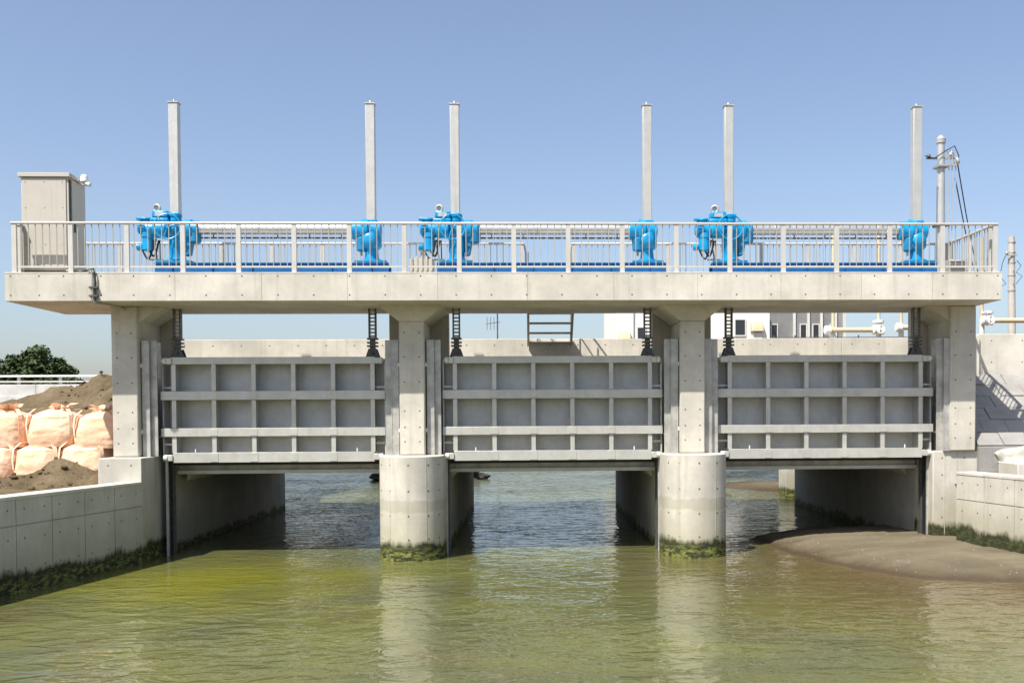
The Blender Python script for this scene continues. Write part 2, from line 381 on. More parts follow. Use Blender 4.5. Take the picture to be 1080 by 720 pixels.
# ------------------------------------------------------------------ abutments
for side in (0, 1):
    sg = -1 if side == 0 else 1
    fx = LX if side == 0 else RX
    yb = 22.9 if side == 0 else 23.7
    ox = fx + sg * (.94 if side == 0 else 1.5)
    A = empty('abutment', (fx + sg * .5, yb, 0), ['concrete abutment carrying the deck beside the orange bulk bags', 'concrete abutment carrying the deck beside the sloped revetment'][side], 'abutment', 'sluice abutments')
    MB().box(min(fx, ox), max(fx, ox), yb, 24.85, -1.6, PT + .002).build('block', 'concrete_wing' if side == 0 else 'concrete_bank', A, bevel=.015)
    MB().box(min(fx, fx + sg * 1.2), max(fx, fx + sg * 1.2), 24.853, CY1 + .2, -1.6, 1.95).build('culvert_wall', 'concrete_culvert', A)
    ci, co = (fx + sg * .26, fx + sg * .84) if side == 0 else (fx + sg * .36, fx + sg * .98)
    x0, x1 = min(ci, co), max(ci, co)
    MB().box(x0, x1, 23.48 + .12 * side, 25.0, PT + .004, DZ0 - .002).build('column', 'concrete', A, bevel=.03)
    m = MB(); zt = DZ0 - .004                                       # inner haunch
    m.prism([(ci, 23.58 + .1 * side, zt - .35), (ci, 23.58 + .1 * side, zt), (ci - sg * .5, 23.58 + .1 * side, zt)], (0, 1.3, 0)).build('haunch', 'concrete', A, smooth=False)
    MB().box(min(co, ci - sg * .34), max(co, ci - sg * .34), 25.003, 25.36, 1.953, DZ0 - .003).build('back_wall', 'concrete', A)
    holes([(x, 23.48 + .12 * side, z) for x in (x0 + .13, x1 - .13) for z in (2.62, 2.95, 3.32, 3.98, 4.55, 5.1)], (0, -1, 0), parent=A)
    xs = np.linspace(min(fx, ox) + .22, max(fx, ox) - .22, 2 if side == 0 else 3)
    holes([(x, yb, z) for x in xs for z in (2.15, 1.75, 1.2, .75)], (0, -1, 0), name='block_tie_holes', parent=A)
    # culvert side wall tie holes
    holes([(fx, y, z) for y in np.arange(25.6, 35.5, 1.2) for z in (1.45, .85)], (-sg, 0, 0), name='culvert_tie_holes', parent=A)
    if side == 0:
        m = MB()
        for y in (23.3, 23.75): m.box(fx - .005, fx + .008, y - .008, y + .008, .1, PT - .02)
        m.box(fx - .005, fx + .007, 22.9, 24.2, 1.255, 1.27); m.build('formwork_joint', 'concrete_wing', A)
    else:
        m = MB()
        for x in (9.78, 10.08): m.box(x - .008, x + .008, yb - .008, yb + .005, .1, PT - .02)
        m.build('formwork_joint', 'concrete_wing', A)

# ------------------------------------------------------------------ wing walls with formwork panels
def wing(side):
    WM = 'concrete_wing' if side == 0 else 'concrete_bank'
    f = wingL if side == 0 else wingR
    sg = -1 if side == 0 else 1
    y1 = 22.9; y0 = 7.0; top = 1.72 if side == 0 else 1.80; mid = 1.25
    a = V(f(y1), y1, 0); b = V(f(y0), y0, 0); u = (b - a); L = u.length; u.normalize(); nrm = V(-sg * abs(u.y), -sg * -sg * 0, 0)
    nrm = V(u.y, -u.x, 0) * (1 if side == 1 else -1)
    if nrm.x * sg > 0: nrm = -nrm
    Wg = empty('wing_wall', a, ['shaded concrete wing wall running from the left abutment to the frame edge', 'sunlit concrete wing wall running from the right abutment beside the sandbar'][side], 'retaining wall', 'concrete wing walls')
    MB().obox(a - nrm * .40 + V(0, 0, -1.6), u * L, nrm * .376, (0, 0, top + 1.6 - .004)).build('core', WM, Wg)
    MB().obox(a - nrm * .48 + V(0, 0, top), u * L, nrm * .49, (0, 0, .07)).build('coping', 'concrete_pale', Wg, bevel=.012)
    w = 1.0; g = .022; n_ = int(L / w); hp = []
    for r, (z0, z1) in enumerate(((-1.6, mid - .011), (mid + .011, top - .002))):
        me = MB().obox(V(0, 0, z0), u * (w - g), nrm * .024, (0, 0, z1 - z0)).mesh('panel', False, (0, 0, 0)); me.materials.append(MATS[WM])
        for i in range(n_):
            p = a + u * (i * w + g * .5) - nrm * (.022 + .003 * random.random())
            inst(me, 'panel', p, Wg)
    for i in range(n_):
        for t in (.22, .78):
            for z in (top - .18, mid - .25, mid - .8): hp.append(a + u * (i * w + t * w) + nrm * .001 + V(0, 0, z))
    holes(hp, nrm, parent=Wg)
wing(0); wing(1)

# ------------------------------------------------------------------ culvert roof, lintels and road parapet behind the gates
C_ = empty('culvert_roof', (.5, 30, 1.95), 'concrete culvert roof slab spanning the piers behind the gates', 'culvert')
MB().box(LX - 1.2, RX + 1.2, 25.37, CY1 + .3, 1.955, 4.05).build('roof_slab', 'concrete', C_)
for gx in GX:
    for s_ in (-1, 1):
        MB().prism([(gx + s_ * 2.49, 25.38, 1.953), (gx + s_ * 2.49, 25.38, 1.66), (gx + s_ * 2.2, 25.38, 1.953)], (0, CY1 - 25.4, 0)).build('corner_fillet', 'concrete', C_, smooth=False)
PW = empty('road_parapet', (0, 27.0, 4.05), 'long sunlit concrete parapet behind the top of the gates', 'parapet wall')
xs = [LX - .9, -3.0, 3.2, 8.35, RX + 1.15]
for i in range(4):
    MB().box(xs[i] + .004, xs[i + 1] - .004, 27.0, 27.3, 4.052, 5.21).build('panel', 'concrete_pale', PW, bevel=.01)
holes([(x, 27.0, 5.05) for x in np.arange(-8.9, 10, .73)], (0, -1, 0), parent=PW)
LBL = ['left', 'middle', 'right']
lint0 = None
for i, gx in enumerate(GX):
    l = empty('lintel_beam', (gx, 24.9, 1.84), 'horizontal steel sealing beam just below the %s sluice gate' % LBL[i], 'beam', 'sealing beams under the gates')
    MB().box(gx - 2.47, gx + 2.47, 24.62, 25.368, 1.86, 1.945).build('lower_flange', 'gate_steel', l)
    MB().box(gx - 2.47, gx + 2.47, 24.70, 25.366, 1.95, 2.06).build('web', 'guide_steel', l)
    MB().box(gx - 2.47, gx + 2.47, 24.66, 25.364, 2.065, 2.12).build('upper_flange', 'dark_steel', l)
    m = MB()
    for x in np.linspace(gx - 2.3, gx + 2.3, 13): m.cyl((x, 24.695, 2.005), (x, 24.68, 2.005), .018, n=6)
    tag(m.build('bolts', 'gate_steel', l), kind='stuff')

# ------------------------------------------------------------------ operating deck
D = empty('operating_deck', (DX0, DY0, DZ0), 'long concrete operating deck slab across the top of the piers', 'deck')
MB().box(DX0 + .012, DX1 - .012, DY0 + .013, DY1, DZ0, DZ1 - .02).build('slab', 'concrete', D, bevel=.012)
jx = [DX0, -9.32, -7.6, -5.75, -3.9, -1.95, .0, 1.9, 3.75, 5.6, 7.4, 9.0, DX1]
for i in range(len(jx) - 1):
    MB().box(jx[i] + .003, jx[i + 1] - .003, DY0, DY0 + .011, DZ0 + .012, DZ1 - .022).build('fascia_panel', 'concrete_pale' if i % 3 else 'concrete', D)
MB().box(DX0, DX1, DY0 - .004, DY0 + .3, DZ1 - .018, DZ1 + .012).build('kerb', 'concrete_pale', D, bevel=.006)
hx = [DX0 + .12, DX0 + .72, DX0 + 1.24, DX0 + 2.03] + list(np.arange(DX0 + 2.72, DX1 - .1, .77)) + [DX1 - .1]
holes([(x, DY0, z) for x in hx for z in (DZ1 - .07, DZ0 + .13)], (0, -1, 0), parent=D)

# ------------------------------------------------------------------ sluice gates
def make_gate(gx):
    G = empty('sluice_gate', (gx, 24.2, 2.15), '-', 'sluice gate', 'raised steel sluice gates')
    yf, ys = 23.84, 24.36
    MB().box(gx - 2.56, gx + 2.56, ys, ys + .02, 2.16, 4.56).build('skin_plate', 'skin_steel', G)
    for z0, z1, hw, d in ((4.42, 4.58, 2.33, .02), (3.60, 3.80, 2.56, 0), (2.76, 2.95, 2.56, 0), (2.16, 2.39, 2.30, .005)):
        m = MB(); m.box(gx - hw, gx + hw, yf + d, yf + d + .022, z0, z1)                         # front flange
        zc = (z0 + z1) / 2; m.box(gx - hw, gx + hw, yf + d + .024, ys - .002, zc - .012, zc + .012)
        if z0 < 2.2: m.box(gx - hw, gx + hw, yf + d + .024, ys - .002, z0, z0 + .02)
        m.build('girder', 'gate_steel', G, bevel=.004)
    for x in (-2.27, -1.362, -.454, .454, 1.362, 2.27):
        m = MB()
        for z0, z1 in ((3.803, 4.418), (2.953, 3.598), (2.392, 2.758)):
            m.box(gx + x - .05, gx + x + .05, yf + .03, yf + .046, z0, z1)
            m.box(gx + x - .009, gx + x + .009, yf + .048, ys - .002, z0, z1)
        m.build('stiffener', 'gate_steel', G, bevel=.003)
    for x in (-1.362, -.454, .454, 1.362):                             # gusset joints on the girder faces
        for z0, z1 in ((3.60, 3.80), (2.76, 2.95), (2.16, 2.39)):
            MB().box(gx + x - .09, gx + x + .09, yf - .008 + (.005 if z0 < 2.2 else 0), yf - .001 + (.005 if z0 < 2.2 else 0), z0 + .015, z1 - .015).build('splice_plate', 'gate_steel', G, bevel=.002)
    for s_ in (-1, 1):
        m = MB(); m.box(gx + s_ * 2.545 - .015, gx + s_ * 2.545 + .015, yf + .12, ys - .002, 2.2, 4.5); m.build('end_plate', 'skin_steel', G)
        for z in (2.56, 3.86):
            m = MB(); m.box(min(gx + s_ * 2.3, gx + s_ * 2.55), max(gx + s_ * 2.3, gx + s_ * 2.55), yf + .15, yf + .19, z, z + .045); m.build('end_rib', 'gate_steel', G)
        for z in (4.49, 2.27):
            m = MB(); m.box(min(gx + s_ * 2.30, gx + s_ * 2.42), max(gx + s_ * 2.30, gx + s_ * 2.42), yf - .03, yf + .16, z - .07, z + .07)
            br = m.build('roller_bracket', 'gate_steel', G, bevel=.01)
            r = MB().cyl((gx + s_ * 2.42, yf + .02, z), (gx + s_ * 2.50, yf + .02, z),   .075, n=20).cyl((gx + s_ * 2.4, yf + .02, z), (gx + s_ * 2.53, yf + .02, z), .03, n=10).build('roller', 'trim_pale', br)
        xs_ = gx + s_ * 2.245                                         # lifting lug and rack
        m = MB()
        for yy in (24.06, 24.25): m.prism([(xs_ - .16, yy, 4.583), (xs_ + .16, yy, 4.583), (xs_ + .09, yy, 4.78), (xs_ - .09, yy, 4.78)], (0, .025, 0))
        m.cyl((xs_, 24.02, 4.7), (xs_, 24.31, 4.7), .04, n=12)
        lug = m.build('lifting_lug', 'dark_steel', G, bevel=.004)
        m = MB()
        for z in (4.82, 4.90, 4.99): m.box(xs_ - .12, xs_ + .12, 24.03, 24.23, z, z + .035)
        m.box(xs_ - .06, xs_ + .06, 24.08, 24.18, 4.75, 5.04); m.build('spring_stack', 'dark_steel', lug)
        m = MB()
        for dx in (-.072, .072): m.box(xs_ + dx - .016, xs_ + dx + .016, 24.06, 24.20, 5.02, DZ0 + .02)
        rk = m.build('rack', 'dark_steel', G)
        m = MB()
        for z in np.arange(5.07, DZ0, .085): m.cyl((xs_ - .06, 24.13, z), (xs_ + .06, 24.13, z), .02, n=8)
        tag(m.build('rack_pins', 'guide_steel', rk), kind='stuff')
    for x in (-1.8, 1.9):
        MB().cyl((gx + x, yf + .05, 2.392), (gx + x, yf + .05, 2.47), .014, n=8).build('drain_pin', 'white_paint', G)
    m = MB(); m.box(gx - 2.5, gx + 2.5, ys - .03, ys + .05, 2.09, 2.158); m.build('bottom_seal', 'rubber', G)
    return G
g0 = make_gate(GX[0]); gates = [g0] + [copy_tree(g0, None, (gx - GX[0], 0, 0)) for gx in GX[1:]]
gates[0]['label'] = 'raised grey steel sluice gate nearest the orange bulk bags'
gates[1]['label'] = 'raised grey steel sluice gate between the two round nosed piers'
gates[2]['label'] = 'raised grey steel sluice gate above the brown sandbar'

# ------------------------------------------------------------------ gate guides
def make_guide(gx, s_):
    x0 = gx + s_ * 2.585; x1 = gx + s_ * 2.90
    Q = empty('gate_guide', (gx + s_ * 2.74, 24.1, PT), '-', 'gate guide', 'upright steel gate guides')
    a, b = sorted((x0, x0 + s_ * .145)); c, d = sorted((x0 + s_ * .165, x1))
    MB().box(a, b, 23.72, 23.74, PT + .004, 4.95).build('inner_flange', 'guide_steel', Q)
    MB().box(c, d, 23.64, 23.66, PT + .004, 4.95).build('outer_flange', 'guide_steel', Q)
    m = MB(); xw = x0 + s_ * .155; m.box(xw - .009, xw + .009, 23.63, 24.42, PT + .004, 4.95); m.build('web', 'guide_steel', Q)
    m = MB(); e, f = sorted((x1 - s_ * .02, x1)); m.box(e, f, 23.662, 24.4, PT + .004, 4.949); m.build('side_plate', 'guide_steel', Q)
    for z in (2.75, 3.4, 4.05):
        m = MB(); m.box(min(x0, xw - s_ * .012), max(x0, xw - s_ * .012), 23.742, 23.95, z, z + .016); m.build('rib', 'guide_steel', Q)
    for z in (2.88, 4.38):
        m = MB(); e, f = sorted((x1 - s_ * .03, x1 + s_ * .09)); m.box(e, f, 23.69, 23.84, z - .05, z + .05)
        br = m.build('bracket', 'guide_steel', Q); xb = x1 + s_ * .02
        MB().cyl((xb, 23.64, z), (xb, 23.688, z), .045, n=10).build('bolt', 'white_paint', br)
    # embedded track below the pier top
    fx = gx + s_ * 2.49
    MB().box(min(fx - s_ * .025, fx + s_ * .03), max(fx - s_ * .025, fx + s_ * .03), 23.98, 24.03, -1.5, PT).build('lower_track', 'guide_steel', Q)
    MB().box(min(fx - s_ * .04, fx + s_ * .02), max(fx - s_ * .04, fx + s_ * .02), 24.32, 24.46, -1.5, PT - .02).build('back_track', 'dark_steel', Q)
    MB().box(min(fx - s_ * .006, fx + s_ * .02), max(fx - s_ * .006, fx + s_ * .02), 24.05, 24.3, -1.5, PT - .04).build('slot', 'rubber', Q)
    return Q
nm = {(0, -1): 'gate guide bolted beside the left abutment column', (0, 1): 'gate guide on the left side of the first round pier', (1, -1): 'gate guide on the right side of the first round pier',
      (1, 1): 'gate guide on the left side of the second round pier', (2, -1): 'gate guide on the right side of the second round pier', (2, 1): 'gate guide bolted beside the right abutment column'}
for s_ in (-1, 1):
    q0 = make_guide(GX[0], s_); q0['label'] = 'upright grey steel ' + nm[(0, s_)]
    for i in (1, 2):
        q = copy_tree(q0, None, (GX[i] - GX[0], 0, 0)); q['label'] = 'upright grey steel ' + nm[(i, s_)]

# ------------------------------------------------------------------ hoists on the deck
HS = 2.245; HY = 24.13; HZ = 7.54                                     # stem offset, stem plane, shaft height
def stem(x, parent, top=10.42):
    z0 = 7.70
    st = MB().box(x - .105, x + .105, HY - .105, HY + .105, z0, top).build('stem_cover', 'stem_steel', parent, bevel=.012)
    MB().box(x - .12, x + .12, HY - .12, HY + .12, top + .002, top + .03).cyl((x, HY, top + .03), (x, HY, top + .1), .04, .02, n=10).build('cap', 'guide_steel', st)
    return st
def make_follower(gx):
    x = gx + HS
    H = empty('hoist_follower', (x, HY, DZ1), '-', 'gate hoist', 'follower hoists')
    MB().box(x - .36, x + .36, HY - .26, HY + .26, 6.745, 6.80).build('base_plate', 'blue_worn', H, bevel=.006)
    MB().lathe((x, HY, 6.80), (0, 0, 1), [(.24, 0), (.24, .035), (.165, .05), (.145, .26), (.2, .30), (.2, .34)], 24).build('pedestal', 'blue_paint', H)
    gb = MB().lathe((x, HY, 7.10), (0, 0, 1), [(.20, 0), (.235, .05), (.235, .34), (.20, .38), (.20, .56), (.15, .6)], 28).build('gear_case', 'blue_paint', H)
    MB().lathe((x - .02, HY - .16, 7.28), (0, -1, 0), [(.15, 0), (.15, .1), (.12, .13), (.06, .14)], 20).build('inspection_cover', 'blue_paint', gb)
    MB().box(x - .14, x + .14, HY - .14, HY + .14, 7.695, 7.755).build('top_collar', 'blue_paint', H, bevel=.008)
    d = MB().lathe((x + .24, HY - .03, HZ - .02), (-1, 0, 0), [(.11, 0), (.19, .02), (.2, .28), (.26, .3), (.27, .42), (.22, .46), (.22, .66), (.15, .68)], 28).build('bevel_drum', 'blue_paint', H)
    MB().lathe((x - .22, HY - .06, 7.02), (0, 0, 1), [(.07, 0), (.13, .04), (.15, .3), (.10, .36)], 18).build('brake_housing', 'blue_worn', H)
    MB().cyl((x - .23, HY - .06, 6.93), (x - .23, HY - .06, 7.03), .025, n=10).build('drain_nipple', 'guide_steel', H)
    for a in range(8):
        t = 2 * pi * a / 8 + .2
        if a % 2 == 0: MB().cyl((x + .3 * cos(t), HY + .2 * sin(t), 6.80), (x + .3 * cos(t), HY + .2 * sin(t), 6.83), .025, n=6).build('bolt', 'guide_steel', H)
    stem(x, H)
    return H
def make_drive(gx):
    x = gx - HS
    H = empty('hoist_drive', (x, HY, DZ1), '-', 'gate hoist', 'motor driven hoists')
    MB().box(x - .38, x + .40, HY - .27, HY + .27, 6.745, 6.80).build('base_plate', 'blue_worn', H, bevel=.006)
    m = MB(); m.lathe((x + .03, HY, 6.80), (0, 0, 1), [(.25, 0), (.25, .035), (.185, .06), (.175, .2), (.19, .24), (.19, .75)], 24); m.build('pedestal', 'blue_paint', H)
    MB().box(x - .16, x + .24, HY - .2, HY + .2, 7.36, 7.70).build('gear_case', 'blue_paint', H, bevel=.05)
    MB().lathe((x + .2, HY, HZ), (1, 0, 0), [(.2, 0), (.23, .03), (.23, .17), (.2, .19), (.2, .32), (.15, .36)], 28).build('output_drum', 'blue_paint', H)
    MB().lathe((x + .44, HY - .03, 7.22), (0, 0, 1), [(.10, 0), (.14, .03), (.15, .26), (.1, .3)], 18).build('brake_housing', 'blue_worn', H)
    MB().prism([(x + .2, HY - .1, 7.4), (x + .42, HY - .1, 7.4), (x + .34, HY - .1, 6.95), (x + .22, HY - .1, 6.92)], (0, .2, 0)).build('side_casting', 'blue_worn', H, bevel=.02)
    # actuator: main housing, control head, motor with vertical terminal leg
    ac = MB().lathe((x - .12, HY - .12, HZ - .02), (-1, 0, 0), [(.12, 0), (.2, .04), (.2, .3), (.16, .34), (.16, .46)], 26).build('actuator_housing', 'blue_paint', H)
    MB().box(x - .50, x - .08, HY - .3, HY + .12, 7.66, 7.76).box(x - .46, x - .10, HY - .27, HY + .08, 7.77, 7.93).build('control_head', 'blue_paint', ac, bevel=.03)
    MB().lathe((x + .02, HY - .1, 7.70), (0, 0, 1), [(.13, 0), (.13, .1), (.15, .11), (.15, .17), (.11, .2)], 20).build('top_cover', 'blue_paint', ac)
    mo = MB().lathe((x - .50, HY - .1, HZ), (-1, 0, 0), [(.12, 0), (.16, .02), (.165, .07), (.15, .08), (.15, .12), (.165, .13), (.165, .27), (.12, .31), (.05, .32)], 26).build('motor', 'blue_paint', H)
    MB().lathe((x - .63, HY - .12, HZ + .08), (0, 0, 1), [(.1, 0), (.1, .1), (.13, .11), (.13, .15), (.06, .17)], 18).box(x - .84, x - .52, HY - .2, HY - .06, HZ + .19, HZ + .25).build('motor_lid', 'blue_paint', mo, bevel=.012)
    m = MB()
    for j in range(18):
        t = 2 * pi * j / 18; dr = V(0, cos(t), sin(t)); tg = V(0, -sin(t), cos(t))
        m.obox(V(x - .77, HY - .1, HZ) + dr * .16 - tg * .006, V(.13, 0, 0), tg * .012, dr * .025)
    m.build('cooling_fins', 'blue_paint', mo)
    m = MB()
    for j in range(8):
        t = 2 * pi * j / 8; p = V(x + .395, HY + .205 * cos(t), HZ + .205 * sin(t)); m.cyl(p, p + V(.02, 0, 0), .018, n=6)
        p = V(x - .47, HY - .12 + .18 * cos(t), HZ - .02 + .18 * sin(t)); m.cyl(p, p - V(.02, 0, 0), .014, n=6)
        p = V(x + .04 + .12 * cos(t), HY - .2, 7.53 + .12 * sin(t)); m.cyl(p, p - V(0, .02, 0), .014, n=6)
    m.build('bolt_heads', 'dark_steel', H)
    MB().lathe((x + .04, HY - .2, 7.53), (0, -1, 0), [(.15, 0), (.15, .015), (.09, .02), (.08, .12), (.05, .14)], 20).build('input_flange', 'blue_paint', H)
    tl = MB().lathe((x - .60, HY - .12, 7.02), (0, 0, 1), [(.07, 0), (.13, .03), (.13, .3), (.15, .32), (.15, .42)], 20).build('terminal_leg', 'blue_paint', H)
    MB().lathe((x - .74, HY - .12, 7.12), (-1, 0, 0), [(.07, 0), (.085, .05), (.085, .1), (.05, .12)], 14).build('plug', 'blue_paint', tl)
    ga = MB().torus((x - .36, HY - .2, 7.99), (-.25, -1, 0), .075, .028, 26, 8).build('gauge_ring', 'guide_steel', H)
    MB().cyl((x - .36, HY - .17, 7.99), (x - .365, HY - .21, 7.99), .07, n=20).build('gauge_face', 'gauge_glass', ga)
    MB().cyl((x - .36, HY - .16, 7.92), (x - .36, HY - .16, 7.97), .06, n=16).build('gauge_stem', 'blue_paint', ga)
    # hand wheel
    c = V(x - .04, HY - .46, 7.53); hw = MB().torus(c, (.12, -1, .05), .285, .018, 40, 8)
    ax = V(.12, -1, .05).normalized(); e = ax.orthogonal().normalized(); g = ax.cross(e)
    for a in range(3):
        t = 2 * pi * a / 3 + .5; hw.cyl(c, c + (e * cos(t) + g * sin(t)) * .285, .014, n=8)
    hw.cyl(c + ax * .03, c - ax * .3, .045, n=14); hw.build('hand_wheel', 'blue_paint', H)
    MB().box(x - .38, x - .18, HY - .283, HY - .272, 7.80, 7.89).build('name_plate', 'pole_steel', ac)
    # cables hanging in loops from the terminal leg
    def loop(ax0, bx0, drop, dy, z0=7.06, r=.022):
        pts = []
        for i in range(15):
            t = i / 14; pts.append((ax0 + (bx0 - ax0) * t, HY - .16 + dy, z0 - drop * sin(pi * t) + .22 * t * (t > .5) * (t - .5) * 2))
        return MB().tube(pts, r, 8)
    loop(x - .72, x - .44, .22, 0).build('cable', 'rubber', H)
    loop(x - .58, x - .36, .14, .05, 7.05).build('cable', 'rubber', H)
    MB().tube([(x - .40, HY - .16, 7.3), (x - .42, HY - .2, 7.1), (x - .38, HY - .2, 6.9), (x - .38, HY - .2, 6.33)], .018, 8).build('cable', 'rubber', H)
    MB().tube([(x - .33, HY - .12, 7.28), (x - .32, HY - .15, 7.0), (x - .31, HY - .15, 6.33)], .014, 8).build('cable', 'rubber', H)
    MB().box(x - .54, x - .24, HY - .22, HY - .18, 6.80, 6.83).build('cable_clamp', 'dark_steel', H)
    stem(x, H)
    return H
d0 = make_drive(GX[0]); f0 = make_follower(GX[0])
DR = [d0] + [copy_tree(d0, None, (g - GX[0], 0, 0)) for g in GX[1:]]
FO = [f0] + [copy_tree(f0, None, (g - GX[0], 0, 0)) for g in GX[1:]]
for i in range(3):
    DR[i]['label'] = 'bright blue motor hoist with hand wheel and tall stem, %s' % ['nearest the beige cabinet', 'above the left round pier', 'above the right round pier'][i]
    FO[i]['label'] = 'plain blue follower hoist with tall square stem, %s' % ['left of the left round pier', 'left of the right round pier', 'nearest the white pole'][i]
for i, gx in enumerate(GX):
    T = empty('drive_shaft', (gx, HY, HZ), 'silver tube joining the two blue hoists over the %s gate' % LBL[i], 'drive shaft', 'hoist drive shafts')
    a, b = gx - HS + .54, gx + HS - .40
    m = MB().cyl((a, HY, HZ + .01), (b, HY, HZ + .01), .125, n=28); m.build('cover_tube', 'shaft_steel', T)
    MB().cyl((a - .06, HY, HZ + .01), (a + .04, HY, HZ + .01), .145, n=28).build('coupling', 'shaft_steel', T)
    MB().cyl((b - .04, HY, HZ + .01), (b + .06, HY, HZ + .01), .145, n=28).build('coupling', 'blue_paint', T)
    for x in np.linspace(a + .55, b - .55, 4):
        m = MB().torus((x, HY, HZ + .01), (1, 0, 0), .127, .008, 28, 6); m.build('tube_band', 'guide_steel', T)
    m = MB(); n_ = 18                                                     # hanging cable duct in short dark lengths
    for j in range(n_):
        xa = a + (b - a) * j / n_; m.box(xa + .02, xa + (b - a) / n_ - .02, HY + .02, HY + .07, HZ - .20, HZ - .165)
    m.box(a, b, HY + .035, HY + .055, HZ - .19, HZ - .175); m.build('cable_duct', 'dark_steel', T)
    for x in np.linspace(a + .3, b - .3, 5): MB().box(x - .01, x + .01, HY + .03, HY + .06, HZ - .17, HZ - .1).build('hanger', 'dark_steel', T)
    B = empty('hoist_base_beam', (gx, HY, DZ1), 'long blue steel base beam under the hoists of the %s gate' % LBL[i], 'beam', 'hoist base beams')
    x0, x1 = gx - HS - .42, gx + HS + .42
    for yy in (HY - .22, HY + .22):
        m = MB(); m.box(x0, x1, yy - .05, yy + .05, 6.72, 6.742); m.box(x0, x1, yy - .008, yy + .008, 6.472, 6.718); m.box(x0, x1, yy - .05, yy + .05, 6.45, 6.47)
        m.build('channel', 'blue_beam', B)
    for x in np.linspace(x0 + .4, x1 - .4, 6): MB().box(x - .008, x + .008, HY - .265, HY - .23, 6.473, 6.717).build('web_plate', 'blue_beam', B)
    for x in (x0 + .4, gx, x1 - .4): MB().box(x - .25, x + .25, HY - .35, HY + .35, DZ1 - .018, 6.448).build('plinth', 'concrete', B, bevel=.01)

# ------------------------------------------------------------------ railings
zr0, zr1 = DZ1, 7.43
def railing(name_label, a, b, nb, per=7, ends=(True, True), bal='baluster_paint'):
    a, b = V(*a), V(*b); u = b - a; L = u.length; u.normalize(); nr = V(-u.y, u.x, 0)
    R = empty('railing', a, name_label, 'railing', 'guard railings round the deck')
    z = a.z
    mp = MB().obox(-u * .05 - nr * .03, u * .10, nr * .06, (0, 0, zr1 - z - .052)).mesh('post', False, (0, 0, 0)); mp.materials.append(MATS['rail_paint'])
    mb = MB().obox(-u * .008 - nr * .008, u * .016, nr * .016, (0, 0, zr1 - z - .052 - .15)).mesh('baluster', False, (0, 0, 0)); mb.materials.append(MATS[bal])
    st = L / nb
    for i in range(nb + 1):
        if (i == 0 and not ends[0]) or (i == nb and not ends[1]): continue
        inst(mp, 'post', a + u * st * i, R)
    for i in range(nb):
        for j in range(per): inst(mb, 'baluster', a + u * st * (i + (j + 1) / (per + 1)) + V(0, 0, .152), R)
        MB().obox(a + u * (st * i + .053) - nr * .018 + V(0, 0, .112), u * (st - .106), nr * .036, (0, 0, .038)).build('bottom_rail', 'rail_paint', R)
    MB().obox(a - u * .07 - nr * .045 + V(0, 0, zr1 - z - .05), u * (L + .14), nr * .09, (0, 0, .05)).build('top_rail', 'rail_paint', R, bevel=.012)
    return R
zk = DZ1 + .012
railing('long front guard railing facing the river along the deck edge', (DX0 + .17, DY0 + .1, zk), (DX1 - .12, DY0 + .1, zk), 18)
zk2 = DZ1 - .02
railing('rear guard railing on the left, from cabinet to stair opening', (DX0 + .17, DY1 - .1, zk2), (-.13, DY1 - .1, zk2), 9)
railing('rear guard railing on the right, from stair opening to pole', (1.16, DY1 - .1, zk2), (DX1 - .12, DY1 - .1, zk2), 8)
railing('short end guard railing behind the beige cabinet', (DX0 + .17, DY0 + .35, zk2), (DX0 + .17, DY1 - .32, zk2), 2)
railing('short end guard railing at the right tip of the deck', (DX1 - .12, DY0 + .35, zk2), (DX1 - .12, DY1 - .32, zk2), 2, 7)

# ------------------------------------------------------------------ access stair at the back of the deck
ST = empty('access_stair', (.58, 26.9, 4.05), 'small steel access stair under the middle of the deck', 'stair')
ya, za, yb_, zb_ = 25.37, 6.30, 26.95, 5.13
for x in (.02, 1.14):
    MB().prism([(x - .03, ya, za), (x - .03, ya, za - .26), (x - .03, yb_, zb_ - .12), (x - .03, yb_, zb_ + .12)], (.06, 0, 0)).build('stringer', 'stair_steel', ST)
    m = MB(); hz = .95
    m.tube([(x, ya + .05, za + .95), (x, ya + .3, za + .92), (x, yb_, zb_ + hz), (x, yb_ + .08, zb_ + hz - .1), (x, yb_ + .06, zb_ + .1)], .022)
    m.tube([(x, ya + .1, za + .5), (x, yb_ + .03, zb_ + .52)], .016); m.build('handrail', 'stair_steel', ST)
    for t in (.15, .5, .85):
        yy = ya + (yb_ - ya) * t; zz = za + (zb_ - za) * t; MB().cyl((x, yy, zz), (x, yy, zz + .95), .018, n=8).build('stair_post', 'stair_steel', ST)
for j in range(5):
    t = (j + .9) / 5.2; yy = ya + (yb_ - ya) * t; zz = za - .08 + (zb_ - za) * t
    MB().box(.052, 1.108, yy - .14, yy + .14, zz - .035, zz).build('tread', 'stair_steel', ST)
m = MB()
for x in (-.12, 1.16): m.tube([(x, 25.25, 7.4), (x + (.06 if x < 0 else -.06), 25.3, 7.36), (x + (.09 if x < 0 else -.09), 25.38, 7.2), (x + (.1 if x < 0 else -.1), 25.42, 6.4)], .022)
m.build('rail_return', 'rail_paint', ST)
LD = empty('landing_frame', (.58, 26.6, 6.4), 'low pale handrail frame at the stair opening in the rear railing', 'handrail')
MB().box(.15, 1.02, 25.9, 25.94, 6.86, 6.92).box(.15, 1.02, 25.9, 25.94, 6.79, 6.82).build('bar', 'rail_paint', LD)
MB().box(.16, .19, 25.9, 25.94, 5.9, 6.785).build('leg', 'rail_paint', LD); MB().box(.98, 1.01, 25.9, 25.94, 5.9, 6.785).build('leg', 'rail_paint', LD)

